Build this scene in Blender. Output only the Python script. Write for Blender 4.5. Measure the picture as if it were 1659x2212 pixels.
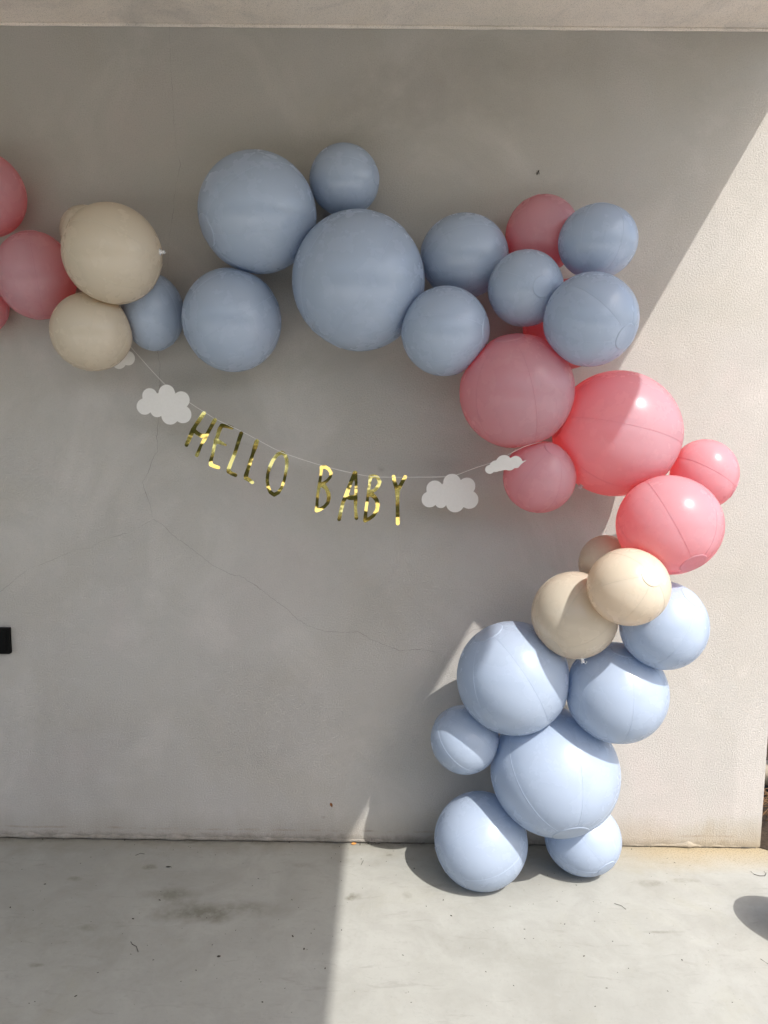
import bpy, bmesh, math, random
import numpy as np
from mathutils import Vector, Matrix, noise

random.seed(7)
for o in list(bpy.data.objects):
    bpy.data.objects.remove(o)
SC = bpy.context.scene
COL = SC.collection

# ------------------------------------------------------------------ camera
YAW, PITCH, ROLL, DIST, EYE = 0.0055589, 0.1087013, 0.0111490, 2.7397798, 1.6
cy, sy, cp, sp = math.cos(YAW), math.sin(YAW), math.cos(PITCH), math.sin(PITCH)
F = Vector((-sy * cp, cy * cp, -sp)); R = Vector((cy, sy, 0)); U = R.cross(F)
cr, sr = math.cos(ROLL), math.sin(ROLL)
R2 = cr * R + sr * U; U2 = -sr * R + cr * U
cam_data = bpy.data.cameras.new('camera')
cam = bpy.data.objects.new('camera', cam_data); COL.objects.link(cam)
M4 = Matrix((R2, U2, -F)).transposed().to_4x4()
M4.translation = Vector((0, -DIST, EYE))
cam.matrix_world = M4
cam_data.sensor_fit = 'VERTICAL'; cam_data.sensor_height = 36.0; cam_data.lens = 36.0 * 1600 / 2212
cam_data.clip_start = 0.05; cam_data.clip_end = 400
SC.camera = cam

# ------------------------------------------------------------------ light
SUN = Vector((0.535, -0.626, 1.0)).normalized()       # towards the sun
world = bpy.data.worlds.new('World'); SC.world = world; world.use_nodes = True
nt = world.node_tree; nt.nodes.clear()
sky = nt.nodes.new('ShaderNodeTexSky'); sky.sky_type = 'NISHITA'; sky.sun_disc = False
sky.sun_elevation = math.asin(SUN.z); sky.sun_rotation = math.atan2(SUN.x, SUN.y)
sky.air_density = 1.0; sky.dust_density = 3.0; sky.ozone_density = 0.4; sky.altitude = 0
bg = nt.nodes.new('ShaderNodeBackground'); bg.inputs['Strength'].default_value = 0.15
wo = nt.nodes.new('ShaderNodeOutputWorld')
nt.links.new(sky.outputs[0], bg.inputs[0]); nt.links.new(bg.outputs[0], wo.inputs[0])
sl = bpy.data.lights.new('sun', 'SUN'); sl.energy = 2.6; sl.angle = math.radians(0.55); sl.color = (1.0, 0.965, 0.93)
sun = bpy.data.objects.new('sun', sl); COL.objects.link(sun)
sun.rotation_euler = SUN.to_track_quat('Z', 'Y').to_euler(); sun.location = (4, -5, 7)
SC.view_settings.view_transform = 'Standard'; SC.view_settings.look = 'None'
SC.view_settings.gamma = 1; SC.view_settings.exposure = 1.12
SC.cycles.max_bounces = 14; SC.cycles.diffuse_bounces = 8; SC.cycles.glossy_bounces = 4; SC.cycles.transmission_bounces = 10
SC.cycles.sample_clamp_indirect = 6

# ------------------------------------------------------------------ helpers
def tag(o, label=None, cat=None, group=None, kind=None):
    for k, v in (('label', label), ('category', cat), ('group', group), ('kind', kind)):
        if v: o[k] = v
    return o

def link(name, me, mat=None, parent=None, loc=None):
    o = bpy.data.objects.new(name, me); COL.objects.link(o)
    if mat is not None and me is not None: me.materials.append(mat)
    if parent is not None: o.parent = parent
    if loc is not None: o.location = loc
    return o

def mesh(name, verts, faces, smooth=True):
    me = bpy.data.meshes.new(name); me.from_pydata([tuple(v) for v in verts], [], faces); me.update()
    if smooth: me.polygons.foreach_set('use_smooth', [True] * len(me.polygons))
    return me

def box_bm(bm, lo, hi):
    v = [bm.verts.new((x, y, z)) for x in (lo[0], hi[0]) for y in (lo[1], hi[1]) for z in (lo[2], hi[2])]
    for f in ((0, 1, 3, 2), (4, 6, 7, 5), (0, 4, 5, 1), (2, 3, 7, 6), (0, 2, 6, 4), (1, 5, 7, 3)):
        bm.faces.new([v[i] for i in f])

def from_bm(name, bm, smooth=False):
    bmesh.ops.recalc_face_normals(bm, faces=bm.faces)
    me = bpy.data.meshes.new(name); bm.to_mesh(me); bm.free()
    if smooth: me.polygons.foreach_set('use_smooth', [True] * len(me.polygons))
    return me

def box(name, lo, hi, mat, parent=None, bevel=0):
    bm = bmesh.new(); box_bm(bm, lo, hi)
    if bevel: bmesh.ops.bevel(bm, geom=bm.edges[:], offset=bevel, segments=3, affect='EDGES', profile=.6)
    return link(name, from_bm(name, bm), mat, parent)

def tube(pts, rad, seg=6):
    """verts, faces of a tube along pts; rad number or list"""
    V = []; Fc = []; n = len(pts)
    P = [Vector(p) for p in pts]
    for i, p in enumerate(P):
        t = (P[min(i + 1, n - 1)] - P[max(i - 1, 0)]).normalized()
        a = t.orthogonal() if abs(t.y) > .9 else t.cross(Vector((0, 1, 0))).normalized()
        a.normalize(); b = t.cross(a)
        r = rad[i] if isinstance(rad, (list, tuple)) else rad
        for k in range(seg):
            an = 2 * math.pi * k / seg
            V.append(p + r * (math.cos(an) * a + math.sin(an) * b))
    for i in range(n - 1):
        for k in range(seg):
            Fc.append((i * seg + k, i * seg + (k + 1) % seg, (i + 1) * seg + (k + 1) % seg, (i + 1) * seg + k))
    Fc.append(tuple(range(seg))[::-1]); Fc.append(tuple((n - 1) * seg + k for k in range(seg)))
    return V, Fc

# ------------------------------------------------------------------ materials
class NT:
    def __init__(s, name):
        s.m = bpy.data.materials.new(name); s.m.use_nodes = True; s.t = s.m.node_tree; s.t.nodes.clear()
        s.out = s.n('ShaderNodeOutputMaterial'); s.tc = s.n('ShaderNodeTexCoord')
    def n(s, t, **k):
        x = s.t.nodes.new(t)
        for a, b in k.items(): setattr(x, a, b)
        return x
    def l(s, a, b): s.t.links.new(a, b)
    def mapped(s, loc=(0, 0, 0), scale=(1, 1, 1), rot=(0, 0, 0), typ='POINT'):
        m = s.n('ShaderNodeMapping', vector_type=typ)
        m.inputs['Location'].default_value = loc; m.inputs['Scale'].default_value = scale; m.inputs['Rotation'].default_value = rot
        s.l(s.tc.outputs['Object'], m.inputs[0]); return m.outputs[0]
    def noise(s, scale, detail=3, rough=.5, vec=None, dist=0):
        x = s.n('ShaderNodeTexNoise'); x.inputs['Scale'].default_value = scale; x.inputs['Detail'].default_value = detail
        x.inputs['Roughness'].default_value = rough; x.inputs['Distortion'].default_value = dist
        s.l(vec if vec is not None else s.tc.outputs['Object'], x.inputs['Vector']); return x.outputs['Fac']
    def ramp(s, fac, stops):
        r = s.n('ShaderNodeValToRGB'); e = r.color_ramp.elements
        while len(e) < len(stops): e.new(.5)
        for k, (p, c) in enumerate(stops):
            e[k].position = p; e[k].color = c if len(c) == 4 else (*c, 1)
        s.l(fac, r.inputs[0]); return r.outputs[0]
    def maprange(s, v, a, b, c=0, d=1):
        m = s.n('ShaderNodeMapRange'); s.l(v, m.inputs[0])
        for i, x in enumerate((a, b, c, d)): m.inputs[i + 1].default_value = x
        return m.outputs[0]
    def math(s, op, a, b=None):
        m = s.n('ShaderNodeMath', operation=op)
        for i, x in enumerate((a, b)):
            if x is None: continue
            if hasattr(x, 'links'): s.l(x, m.inputs[i])
            else: m.inputs[i].default_value = x
        return m.outputs[0]
    def mix(s, fac, a, b, mode='MIX'):
        m = s.n('ShaderNodeMix', data_type='RGBA', blend_type=mode)
        for i, x in ((0, fac), (6, a), (7, b)):
            if hasattr(x, 'links'): s.l(x, m.inputs[i])
            else: m.inputs[i].default_value = x if not isinstance(x, tuple) else (*x, 1) if len(x) == 3 else x
        return m.outputs[2]
    def blob(s, c, r, power=1.0, ragged=.5, nscale=14, plane='xz'):
        """soft irregular patch mask round the local point c with radii r"""
        sc = [1 / max(x, 1e-6) for x in r]
        loc = tuple(-c[i] * sc[i] for i in range(3))
        v = s.mapped(loc=loc, scale=tuple(sc))
        nz0 = s.n('ShaderNodeTexNoise'); nz0.inputs['Scale'].default_value = nscale * .6; nz0.inputs['Detail'].default_value = 5
        s.l(s.tc.outputs['Object'], nz0.inputs['Vector'])
        wv = s.n('ShaderNodeVectorMath', operation='MULTIPLY_ADD'); s.l(nz0.outputs['Color'], wv.inputs[0])
        wv.inputs[1].default_value = (1.8, 1.8, 1.8); wv.inputs[2].default_value = (-.9, -.9, -.9)
        ad = s.n('ShaderNodeVectorMath', operation='ADD'); s.l(v, ad.inputs[0]); s.l(wv.outputs[0], ad.inputs[1]); v = ad.outputs[0]
        ln = s.n('ShaderNodeVectorMath', operation='LENGTH'); s.l(v, ln.inputs[0])
        nz = s.noise(nscale, 4, .65)
        d = s.math('ADD', ln.outputs['Value'], s.math('MULTIPLY', s.math('SUBTRACT', nz, .5), ragged * 2))
        return s.math('MULTIPLY', s.math('MULTIPLY', s.maprange(d, 1.05, .3), s.maprange(s.noise(nscale * 2.2, 5, .75), .36, .56, .35, 1)), power)
    def bump(s, h, strength, dist, prev=None):
        b = s.n('ShaderNodeBump'); b.inputs['Strength'].default_value = strength; b.inputs['Distance'].default_value = dist
        s.l(h, b.inputs['Height'])
        if prev is not None: s.l(prev, b.inputs['Normal'])
        return b.outputs[0]
    def principled(s, color, rough=.5, spec=.5, metal=0, normal=None):
        p = s.n('ShaderNodeBsdfPrincipled')
        for k, v in (('Base Color', color), ('Roughness', rough), ('Specular IOR Level', spec), ('Metallic', metal), ('Normal', normal)):
            if v is None: continue
            if hasattr(v, 'links'): s.l(v, p.inputs[k])
            else: p.inputs[k].default_value = (*v, 1) if isinstance(v, tuple) and len(v) == 3 else v
        return p
    def finish(s, sh):
        s.l(sh, s.out.inputs['Surface']); return s.m

def simple(name, col, rough=.6, spec=.3, metal=0, nscale=30, var=.15, bump=0, bdist=.002):
    t = NT(name); f = t.noise(nscale, 4, .6)
    c = t.ramp(f, [(.25, tuple(x * (1 - var) for x in col)), (.75, tuple(min(1, x * (1 + var)) for x in col))])
    nrm = t.bump(t.noise(nscale * 3, 4, .6), bump, bdist) if bump else None
    return t.finish(t.principled(c, rough, spec, metal, nrm).outputs[0])

def wall_mat(name, ceiling=False):
    t = NT(name)
    big = t.noise(1.6, 4, .6, dist=.4); mid = t.noise(6.5, 5, .6); fine = t.noise(340, 3, .6); grit = t.noise(130, 4, .65)
    base = t.ramp(big, [(.3, (.50, .475, .43)), (.42, (.545, .51, .465)), (.55, (.56, .53, .495)), (.7, (.59, .535, .505))])
    base = t.mix(t.maprange(mid, .35, .75, 0, .35), base, (.50, .485, .455))
    base = t.mix(1.0, base, (1.55, 1.49, 1.43) if ceiling else (.82, .83, .82), 'MULTIPLY')
    base = t.mix(t.maprange(t.noise(3.1, 7, .68, dist=1.2), .50, .72, 0, .45), base, (.43, .405, .375))
    base = t.mix(t.maprange(t.noise(2.3, 6, .6, vec=t.mapped(loc=(5, 2, 3)), dist=.8), .52, .70, 0, .4), base, (.60, .57, .53))
    # stipple of tiny darker pores
    pores = t.maprange(fine, .54, .66, 0, .55)
    base = t.mix(pores, base, (.30, .285, .26))
    base = t.mix(t.maprange(grit, .62, .74, 0, .22), base, (.34, .32, .29))
    base = t.mix(t.maprange(t.noise(260, 2, .5), .66, .74, 0, .5), base, (.70, .68, .64))
    if not ceiling:
        # splash-back grime along the foot of the wall, streaks and smudges
        sep = t.n('ShaderNodeSeparateXYZ'); t.l(t.tc.outputs['Object'], sep.inputs[0])
        streak = t.noise(9, 6, .7, vec=t.mapped(scale=(1, 1, .25)))
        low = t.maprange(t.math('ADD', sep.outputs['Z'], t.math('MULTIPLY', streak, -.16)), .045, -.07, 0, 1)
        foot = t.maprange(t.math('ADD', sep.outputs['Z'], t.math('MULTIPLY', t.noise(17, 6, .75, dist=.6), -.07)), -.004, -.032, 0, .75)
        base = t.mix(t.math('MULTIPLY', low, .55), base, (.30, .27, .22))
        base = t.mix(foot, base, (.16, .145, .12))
        tan = t.math('MULTIPLY', low, t.maprange(sep.outputs['X'], .6, 1.2, 0, .5))
        base = t.mix(tan, base, (.40, .33, .22))
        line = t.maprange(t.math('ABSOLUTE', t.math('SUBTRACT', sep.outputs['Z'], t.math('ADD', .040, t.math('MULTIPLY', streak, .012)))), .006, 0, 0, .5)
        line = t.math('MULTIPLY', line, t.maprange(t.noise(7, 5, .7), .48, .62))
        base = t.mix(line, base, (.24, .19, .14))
        for c, r, p, rg in (((-.025, 0, 1.463), (.016, 9, .012), .5, .5), ((-.239, 0, .1), (.012, 9, .008), .7, .4),
                            ((-.064, 0, .047), (.03, 9, .006), .9, .8), ((-.05, 0, .004), (.03, 9, .016), .95, .6),
                            ((-.4, 0, .5), (.35, 9, .35), .16, .6), ((-.13, 0, 1.0), (.3, 9, .3), .14, .6),
                            ((-1.2, 0, .32), (.5, 9, .28), .2, .6), ((.1, 0, 2.75), (.5, 9, .16), .25, .6), ((.5, 0, 2.88), (.6, 9, .1), .2, .6)):
            base = t.mix(t.blob(c, r, p, rg, 26 if r[0] < .1 else 5), base, (.27, .245, .215))
    h = t.math('ADD', t.noise(430, 4, .7), t.math('MULTIPLY', t.noise(150, 3, .6), .7))
    nrm = t.bump(h, 1.0, .0034)
    nrm = t.bump(t.noise(7, 3, .5), .25, .006, nrm)
    return t.finish(t.principled(base, .9, .15, 0, nrm).outputs[0])

def floor_mat():
    t = NT('worn_concrete')
    v = t.mapped(rot=(0, 0, .3))
    big = t.noise(1.3, 5, .62, vec=v, dist=.6); mid = t.noise(5.5, 6, .66, vec=v, dist=.5); fine = t.noise(60, 5, .7)
    base = t.ramp(big, [(.25, (.262, .261, .235)), (.5, (.305, .306, .277)), (.75, (.33, .331, .303))])
    base = t.mix(t.maprange(mid, .42, .68, 0, .6), base, (.238, .236, .210))
    base = t.mix(t.maprange(fine, .55, .75, 0, .35), base, (.215, .212, .19))
    sc = t.noise(16, 6, .75, vec=t.mapped(scale=(.35, 1.6, 1), rot=(0, 0, .35)), dist=.8)
    base = t.mix(t.maprange(sc, .58, .72, 0, .5), base, (.185, .18, .16))
    base = t.mix(t.maprange(t.noise(34, 6, .8, vec=t.mapped(scale=(.5, 1.3, 1), rot=(0, 0, -.9)), dist=1.5), .60, .70, 0, .4), base, (.19, .19, .168))
    base = t.mix(t.maprange(t.noise(2.6, 5, .7, dist=1), .55, .75, 0, .35), base, (.285, .28, .222))
    base = t.mix(t.maprange(t.noise(22, 5, .7, vec=t.mapped(scale=(1.2, .4, 1), rot=(0, 0, -.5)), dist=.6), .62, .75, 0, .25), base, (.40, .392, .36))
    base = t.mix(t.maprange(t.noise(420, 2, .5), .68, .76, 0, .6), base, (.16, .155, .14))
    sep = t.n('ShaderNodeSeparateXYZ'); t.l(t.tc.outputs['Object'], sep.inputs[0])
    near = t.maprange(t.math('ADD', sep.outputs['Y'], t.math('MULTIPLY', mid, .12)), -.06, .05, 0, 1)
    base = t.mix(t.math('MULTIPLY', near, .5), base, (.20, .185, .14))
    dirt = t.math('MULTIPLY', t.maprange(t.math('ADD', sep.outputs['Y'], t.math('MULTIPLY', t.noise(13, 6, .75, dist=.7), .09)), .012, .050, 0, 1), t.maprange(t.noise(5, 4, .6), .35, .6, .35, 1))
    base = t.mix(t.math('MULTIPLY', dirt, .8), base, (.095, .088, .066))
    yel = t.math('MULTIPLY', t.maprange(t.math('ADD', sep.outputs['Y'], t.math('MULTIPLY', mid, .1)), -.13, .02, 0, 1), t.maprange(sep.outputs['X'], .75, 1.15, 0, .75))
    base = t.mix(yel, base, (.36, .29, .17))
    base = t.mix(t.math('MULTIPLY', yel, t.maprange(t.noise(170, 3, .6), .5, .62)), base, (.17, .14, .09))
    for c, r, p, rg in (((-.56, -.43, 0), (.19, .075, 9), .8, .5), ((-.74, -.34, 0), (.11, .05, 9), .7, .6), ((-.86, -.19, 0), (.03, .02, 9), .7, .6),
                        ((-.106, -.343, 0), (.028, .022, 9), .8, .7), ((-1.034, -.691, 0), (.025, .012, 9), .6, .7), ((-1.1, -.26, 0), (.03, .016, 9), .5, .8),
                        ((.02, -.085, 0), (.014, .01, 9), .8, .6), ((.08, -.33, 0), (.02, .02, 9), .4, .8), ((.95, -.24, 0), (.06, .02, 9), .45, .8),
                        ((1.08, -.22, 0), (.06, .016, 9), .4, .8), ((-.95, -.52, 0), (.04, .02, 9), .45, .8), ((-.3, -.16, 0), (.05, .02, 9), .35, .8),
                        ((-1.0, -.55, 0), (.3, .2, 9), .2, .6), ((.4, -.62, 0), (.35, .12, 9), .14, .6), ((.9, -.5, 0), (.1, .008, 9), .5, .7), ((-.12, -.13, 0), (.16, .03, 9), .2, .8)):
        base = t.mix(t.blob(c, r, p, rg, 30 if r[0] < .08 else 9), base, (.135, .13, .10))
    nrm = t.bump(t.math('ADD', fine, t.math('MULTIPLY', sc, .6)), .28, .0016)
    rough = t.maprange(mid, .3, .7, .62, .85)
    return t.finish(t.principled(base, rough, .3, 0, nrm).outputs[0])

def balloon_mat(name, col, trans=.32, rough=.27, tcol=None):
    tcol = tcol or col
    t = NT(name)
    f = t.noise(5, 2, .5)
    c = t.ramp(f, [(.3, tuple(x * .975 for x in col)), (.7, tuple(min(1, x * 1.02) for x in col))])
    sm = t.noise(38, 4, .7, dist=.6)
    c = t.mix(t.maprange(sm,   .70, .80, 0, .05), c, tuple(x * .6 for x in col))
    w = t.noise(9, 3, .55, vec=t.mapped(scale=(1, 1, 2.2)), dist=1.2)
    nrm = t.bump(w, .05, .003)
    p = t.principled(c, t.maprange(t.noise(14, 3, .6), .3, .7, rough - .015, rough + .015), .52, 0, nrm)
    tr = t.n('ShaderNodeBsdfTranslucent'); tr.inputs[0].default_value = (*tcol, 1); t.l(nrm, tr.inputs['Normal'])
    mx = t.n('ShaderNodeMixShader'); mx.inputs[0].default_value = trans
    t.l(p.outputs[0], mx.inputs[1]); t.l(tr.outputs[0], mx.inputs[2])
    return t.finish(mx.outputs[0])

M_WALL = wall_mat('stucco'); M_CEIL = wall_mat('ceiling_plaster', True); M_FLOOR = floor_mat()
BLUE, PINK, CREAM = (.385, .455, .56), (.52, .455, .515), (.60, .555, .455)
TBLUE, TPINK, TCREAM = (.55, .70, .92), (1.0, .25, .24), (.98, .76, .52)
M_BALL = {'b': balloon_mat('light_blue_vinyl', BLUE, .22, tcol=TBLUE), 'p': balloon_mat('pink_vinyl', PINK, .55, tcol=TPINK), 'c': balloon_mat('cream_vinyl', CREAM, .30, tcol=TCREAM)}
M_CAP = {'b': balloon_mat('light_blue_vinyl_double', BLUE, .20, .33, TBLUE), 'p': balloon_mat('pink_vinyl_double', (.54, .42, .49), .5, .33, TPINK),
         'c': balloon_mat('cream_vinyl_double', CREAM, .28, .33, TCREAM)}
M_SEAM = {'b': balloon_mat('light_blue_weld', (.41, .485, .595), .2, .35, TBLUE), 'p': balloon_mat('pink_weld', (.48, .34, .41), .5, .35, TPINK), 'c': balloon_mat('cream_weld', (.56, .53, .43), .25, .35, TCREAM)}
M_CRACK = simple('crack_shadow', (.165, .15, .135), .95, .1, nscale=90, var=.4)
M_BLACK = simple('black_plastic', (.002, .002, .002), .6, .12, nscale=40, var=.2)
M_PAPER = (lambda t: t.finish((lambda p, tr, mx: (setattr(mx.inputs[0], 'default_value', .25), setattr(tr.inputs[0], 'default_value', (.78, .76, .72, 1)), t.l(p.outputs[0], mx.inputs[1]), t.l(tr.outputs[0], mx.inputs[2]), mx.outputs[0])[-1])(
    t.principled(t.ramp(t.noise(120, 3, .6), [(.3, (.76, .745, .71)), (.7, (.80, .785, .755))]), .85, .2, 0, t.bump(t.noise(400, 3, .6), .15, .0005)), t.n('ShaderNodeBsdfTranslucent'), t.n('ShaderNodeMixShader'))))(NT('white_card'))
M_STRING = simple('white_string', (.82, .80, .76), .8, .2, nscale=200, var=.05)
def gold():
    t = NT('gold_foil')
    nrm = t.bump(t.noise(22, 2, .5), .06, .002)
    c = t.ramp(t.noise(18, 2, .5), [(.3, (.72, .53, .15)), (.7, (.82, .64, .22))])
    return t.finish(t.principled(c, .10, .5, 1.0, nrm).outputs[0])
M_GOLD = gold()
M_CLEAR = (lambda t, g: (t.l(g.outputs[0], t.out.inputs['Surface']), setattr(g.inputs['Roughness'], 'default_value', .15), setattr(g.inputs['Transmission Weight'], 'default_value', .35), setattr(g.inputs['Base Color'], 'default_value', (.92, .92, .92, 1)), t.m)[-1])(*(lambda t: (t, t.n('ShaderNodeBsdfPrincipled')))(NT('clear_valve_plastic')))
M_SOIL = simple('dark_soil', (.055, .040, .028), .95, .1, nscale=40, var=.5, bump=.8, bdist=.01)
M_PAVE = simple('bounce_paving', (.74, .725, .68), .85, .2, nscale=3, var=.08, bump=.3, bdist=.002)  # kept very pale so the added terrace bounces more sunlight
M_GRASS = simple('lawn_green', (.03, .045, .014), .8, .2, nscale=12, var=.4, bump=.6, bdist=.02)
M_LEAF = simple('hedge_leaf', (.018, .036, .010), .55, .4, nscale=8, var=.5)
M_DRY = simple('dry_leaf', (.20, .085, .03), .7, .3, nscale=60, var=.4)
M_TWIG = simple('dark_twig', (.035, .028, .022), .9, .2, nscale=60, var=.4)
M_ORANGE = simple('orange_leaf', (.55, .24, .06), .7, .3, nscale=60, var=.3)
M_PALE = simple('pale_stone', (.62, .60, .55), .85, .2, nscale=14, var=.2, bump=.5, bdist=.01)
M_DARKROCK = simple('dark_stone', (.035, .038, .042), .7, .3, nscale=14, var=.4, bump=.5, bdist=.01)
M_LOG = simple('weathered_log', (.42, .36, .27), .85, .2, nscale=20, var=.3, bump=.6, bdist=.006)
M_STRAW = simple('straw', (.15, .085, .04), .85, .2, nscale=30, var=.5)
M_GRIME = simple('joint_grime', (.05, .045, .038), .95, .1, nscale=80, var=.5)
# ---- measured layout, metres
BALLS = [
    ('P1', 'p', (-1.3878, -0.1398, 2.3829), (0.1386, 0.1398, 0.141), (0.178, -0.067, 0.982)) ,
    ('P2', 'p', (-1.2156, -0.1363, 2.1165), (0.1274, 0.1363, 0.1452), (-0.157, -0.034, 0.987)) ,
    ('P3', 'p', (-1.434, -0.092, 2.0208), (0.0871, 0.092, 0.0969), (-0.933, -0.304, 0.193)) ,
    ('C1', 'c', (-0.894, -0.2916, 2.1549), (0.153, 0.1543, 0.1556), (0.858, 0.339, -0.387)) ,
    ('C1b', 'c', (-1.0593, -0.0874, 2.2729), (0.0845, 0.0874, 0.0903), (-0.464, -0.838, -0.288)) ,
    ('C2', 'c', (-0.9985, -0.2176, 1.9191), (0.1296, 0.129, 0.1285), (-0.207, -0.174, -0.963)) ,
    ('B1', 'b', (-0.8242, -0.1113, 2.0011), (0.103, 0.1168, 0.1307), (-0.339, -0.279, 0.899)) ,
    ('B2', 'b', (-0.5381, -0.1683, 1.9683), (0.1653, 0.1683, 0.1713), (-0.826, -0.176, -0.536)) ,
    ('B3', 'b', (-0.4443, -0.1921, 2.3129), (0.1933, 0.1921, 0.1909), (-0.816, -0.415, -0.402)) ,
    ('B4', 'b', (-0.1614, -0.1162, 2.4459), (0.1177, 0.1162, 0.1146), (0.94, -0.336, 0.056)) ,
    ('B5', 'b', (-0.1062, -0.2168, 2.0914), (0.2177, 0.2211, 0.2244), (-0.516, 0.052, -0.855)) ,
    ('B6', 'b', (0.2478, -0.143, 2.1932), (0.1483, 0.143, 0.1377), (-0.96, -0.004, -0.28)) ,
    ('B7', 'b', (0.1775, -0.2959, 1.9224), (0.1414, 0.1414, 0.1414), (0.929, -0.37, -0.007)) ,
    ('P4', 'p', (0.5145, -0.1214, 2.273), (0.1233, 0.1253, 0.1272), (-0.374, -0.097, 0.922)) ,
    ('B8', 'b', (0.434, -0.288, 2.0616), (0.1192, 0.1195, 0.1197), (0.282, -0.951, -0.124)) ,
    ('B9', 'b', (0.6637, -0.2717, 2.2131), (0.1247, 0.1202, 0.1157), (-0.089, 0.005, -0.996)) ,
    ('B10', 'b', (0.6154, -0.4084, 1.9469), (0.1423, 0.1416, 0.1409), (0.588, -0.672, -0.449)) ,
    ('P6', 'p', (0.6035, -0.1431, 1.9696), (0.1475, 0.149, 0.1505), (0.952, -0.093, -0.291)) ,
    ('P5', 'p', (0.4149, -0.2896, 1.7331), (0.1848, 0.1846, 0.1845), (-0.205, -0.297, 0.933)) ,
    ('P7', 'p', (0.7656, -0.2261, 1.5996), (0.2106, 0.2096, 0.2086), (-0.972, -0.063, 0.227)) ,
    ('P8', 'p', (0.4979, -0.2942, 1.4556), (0.118, 0.1185, 0.1189), (0.298, -0.525, 0.797)) ,
    ('P9', 'p', (1.0465, -0.2756, 1.47), (0.1064, 0.1107, 0.115), (0.81, -0.427, -0.402)) ,
    ('P10', 'p', (0.8892, -0.4084, 1.3152), (0.1612, 0.1588, 0.1564), (0.264, -0.674, -0.69)) ,
    ('C4', 'c', (0.7387, -0.2653, 1.166), (0.0897, 0.0917, 0.0936), (0.864, -0.381, 0.33)) ,
    ('C5', 'c', (0.7302, -0.5301, 1.1399), (0.1219, 0.1194, 0.1169), (0.298, -0.831, 0.469)) ,
    ('C6', 'c', (0.6157, -0.3592, 1.0084), (0.1393, 0.1406, 0.1418), (-0.628, -0.483, -0.61)) ,
    ('B11', 'b', (0.8866, -0.4126, 0.9921), (0.1362, 0.1385, 0.1408), (0.474, -0.429, 0.769)) ,
    ('B12', 'b', (0.4326, -0.2848, 0.7691), (0.1902, 0.19, 0.1899), (-0.488, -0.072, 0.87)) ,
    ('B13', 'b', (0.7705, -0.3389, 0.7414), (0.1665, 0.1657, 0.1649), (0.05, -0.237, 0.97)) ,
    ('B14', 'b', (0.2783, -0.2362, 0.5264), (0.1188, 0.118, 0.1172), (-0.742, 0.072, 0.667)) ,
    ('B15', 'b', (0.5936, -0.2552, 0.4227), (0.2221, 0.219, 0.2159), (0.127, -0.702, -0.701)) ,
    ('B16', 'b', (0.3453, -0.2268, 0.1466), (0.1658, 0.1653, 0.1648), (-0.911, -0.163, -0.379)) ,
    ('B17', 'b', (0.7266, -0.1697, 0.1279), (0.1368, 0.1316, 0.1265), (0.461, -0.757, -0.463)) ,
]
CRACKS = [
    [(-0.7821, 2.9863), (-0.7751, 2.7737), (-0.7702, 2.6651), (-0.7693, 2.6651), (-0.7644, 2.586), (-0.7507, 2.531), (-0.7668, 2.4632), (-0.7791, 2.395), (-0.7768, 2.3826), (-0.7964, 2.2763), (-0.8011, 2.204), (-0.8038, 2.1376)] ,
    [(-0.8466, 1.8776), (-0.8388, 1.8301), (-0.8395, 1.7998), (-0.8423, 1.7126), (-0.8499, 1.6291), (-0.8557, 1.5673), (-0.8522, 1.523), (-0.8754, 1.4827), (-0.8899, 1.4379), (-0.9132, 1.4018), (-0.9008, 1.3571), (-0.886, 1.3167), (-0.878, 1.2716)] ,
    [(-0.8745, 1.2641), (-0.9621, 1.2148), (-1.0687, 1.1816), (-1.1178, 1.1519), (-1.1758, 1.1443), (-1.2052, 1.1294), (-1.2739, 1.0993), (-1.3524, 1.069), (-1.4025, 1.0292), (-1.4629, 0.9793), (-1.5231, 0.939)] ,
    [(-0.8745, 1.2641), (-0.8367, 1.2405), (-0.8086, 1.207), (-0.7613, 1.1737), (-0.7043, 1.1306), (-0.6567, 1.0923), (-0.5897, 1.0589), (-0.5511, 1.0515), (-0.4935, 1.016), (-0.4262, 0.9628), (-0.3779, 0.9289), (-0.3393, 0.8898), (-0.3005, 0.8655), (-0.2325, 0.8435), (-0.145, 0.8407), (-0.1062, 0.8432), (-0.0574, 0.8139), (-0.0086, 0.7946), (0.05, 0.7725), (0.1374, 0.7796), (0.1863, 0.7672)] ,
    [(0.3061, 0.8362), (0.3274, 0.8559), (0.3527, 0.864), (0.3762, 0.8691)] ,
]
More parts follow.
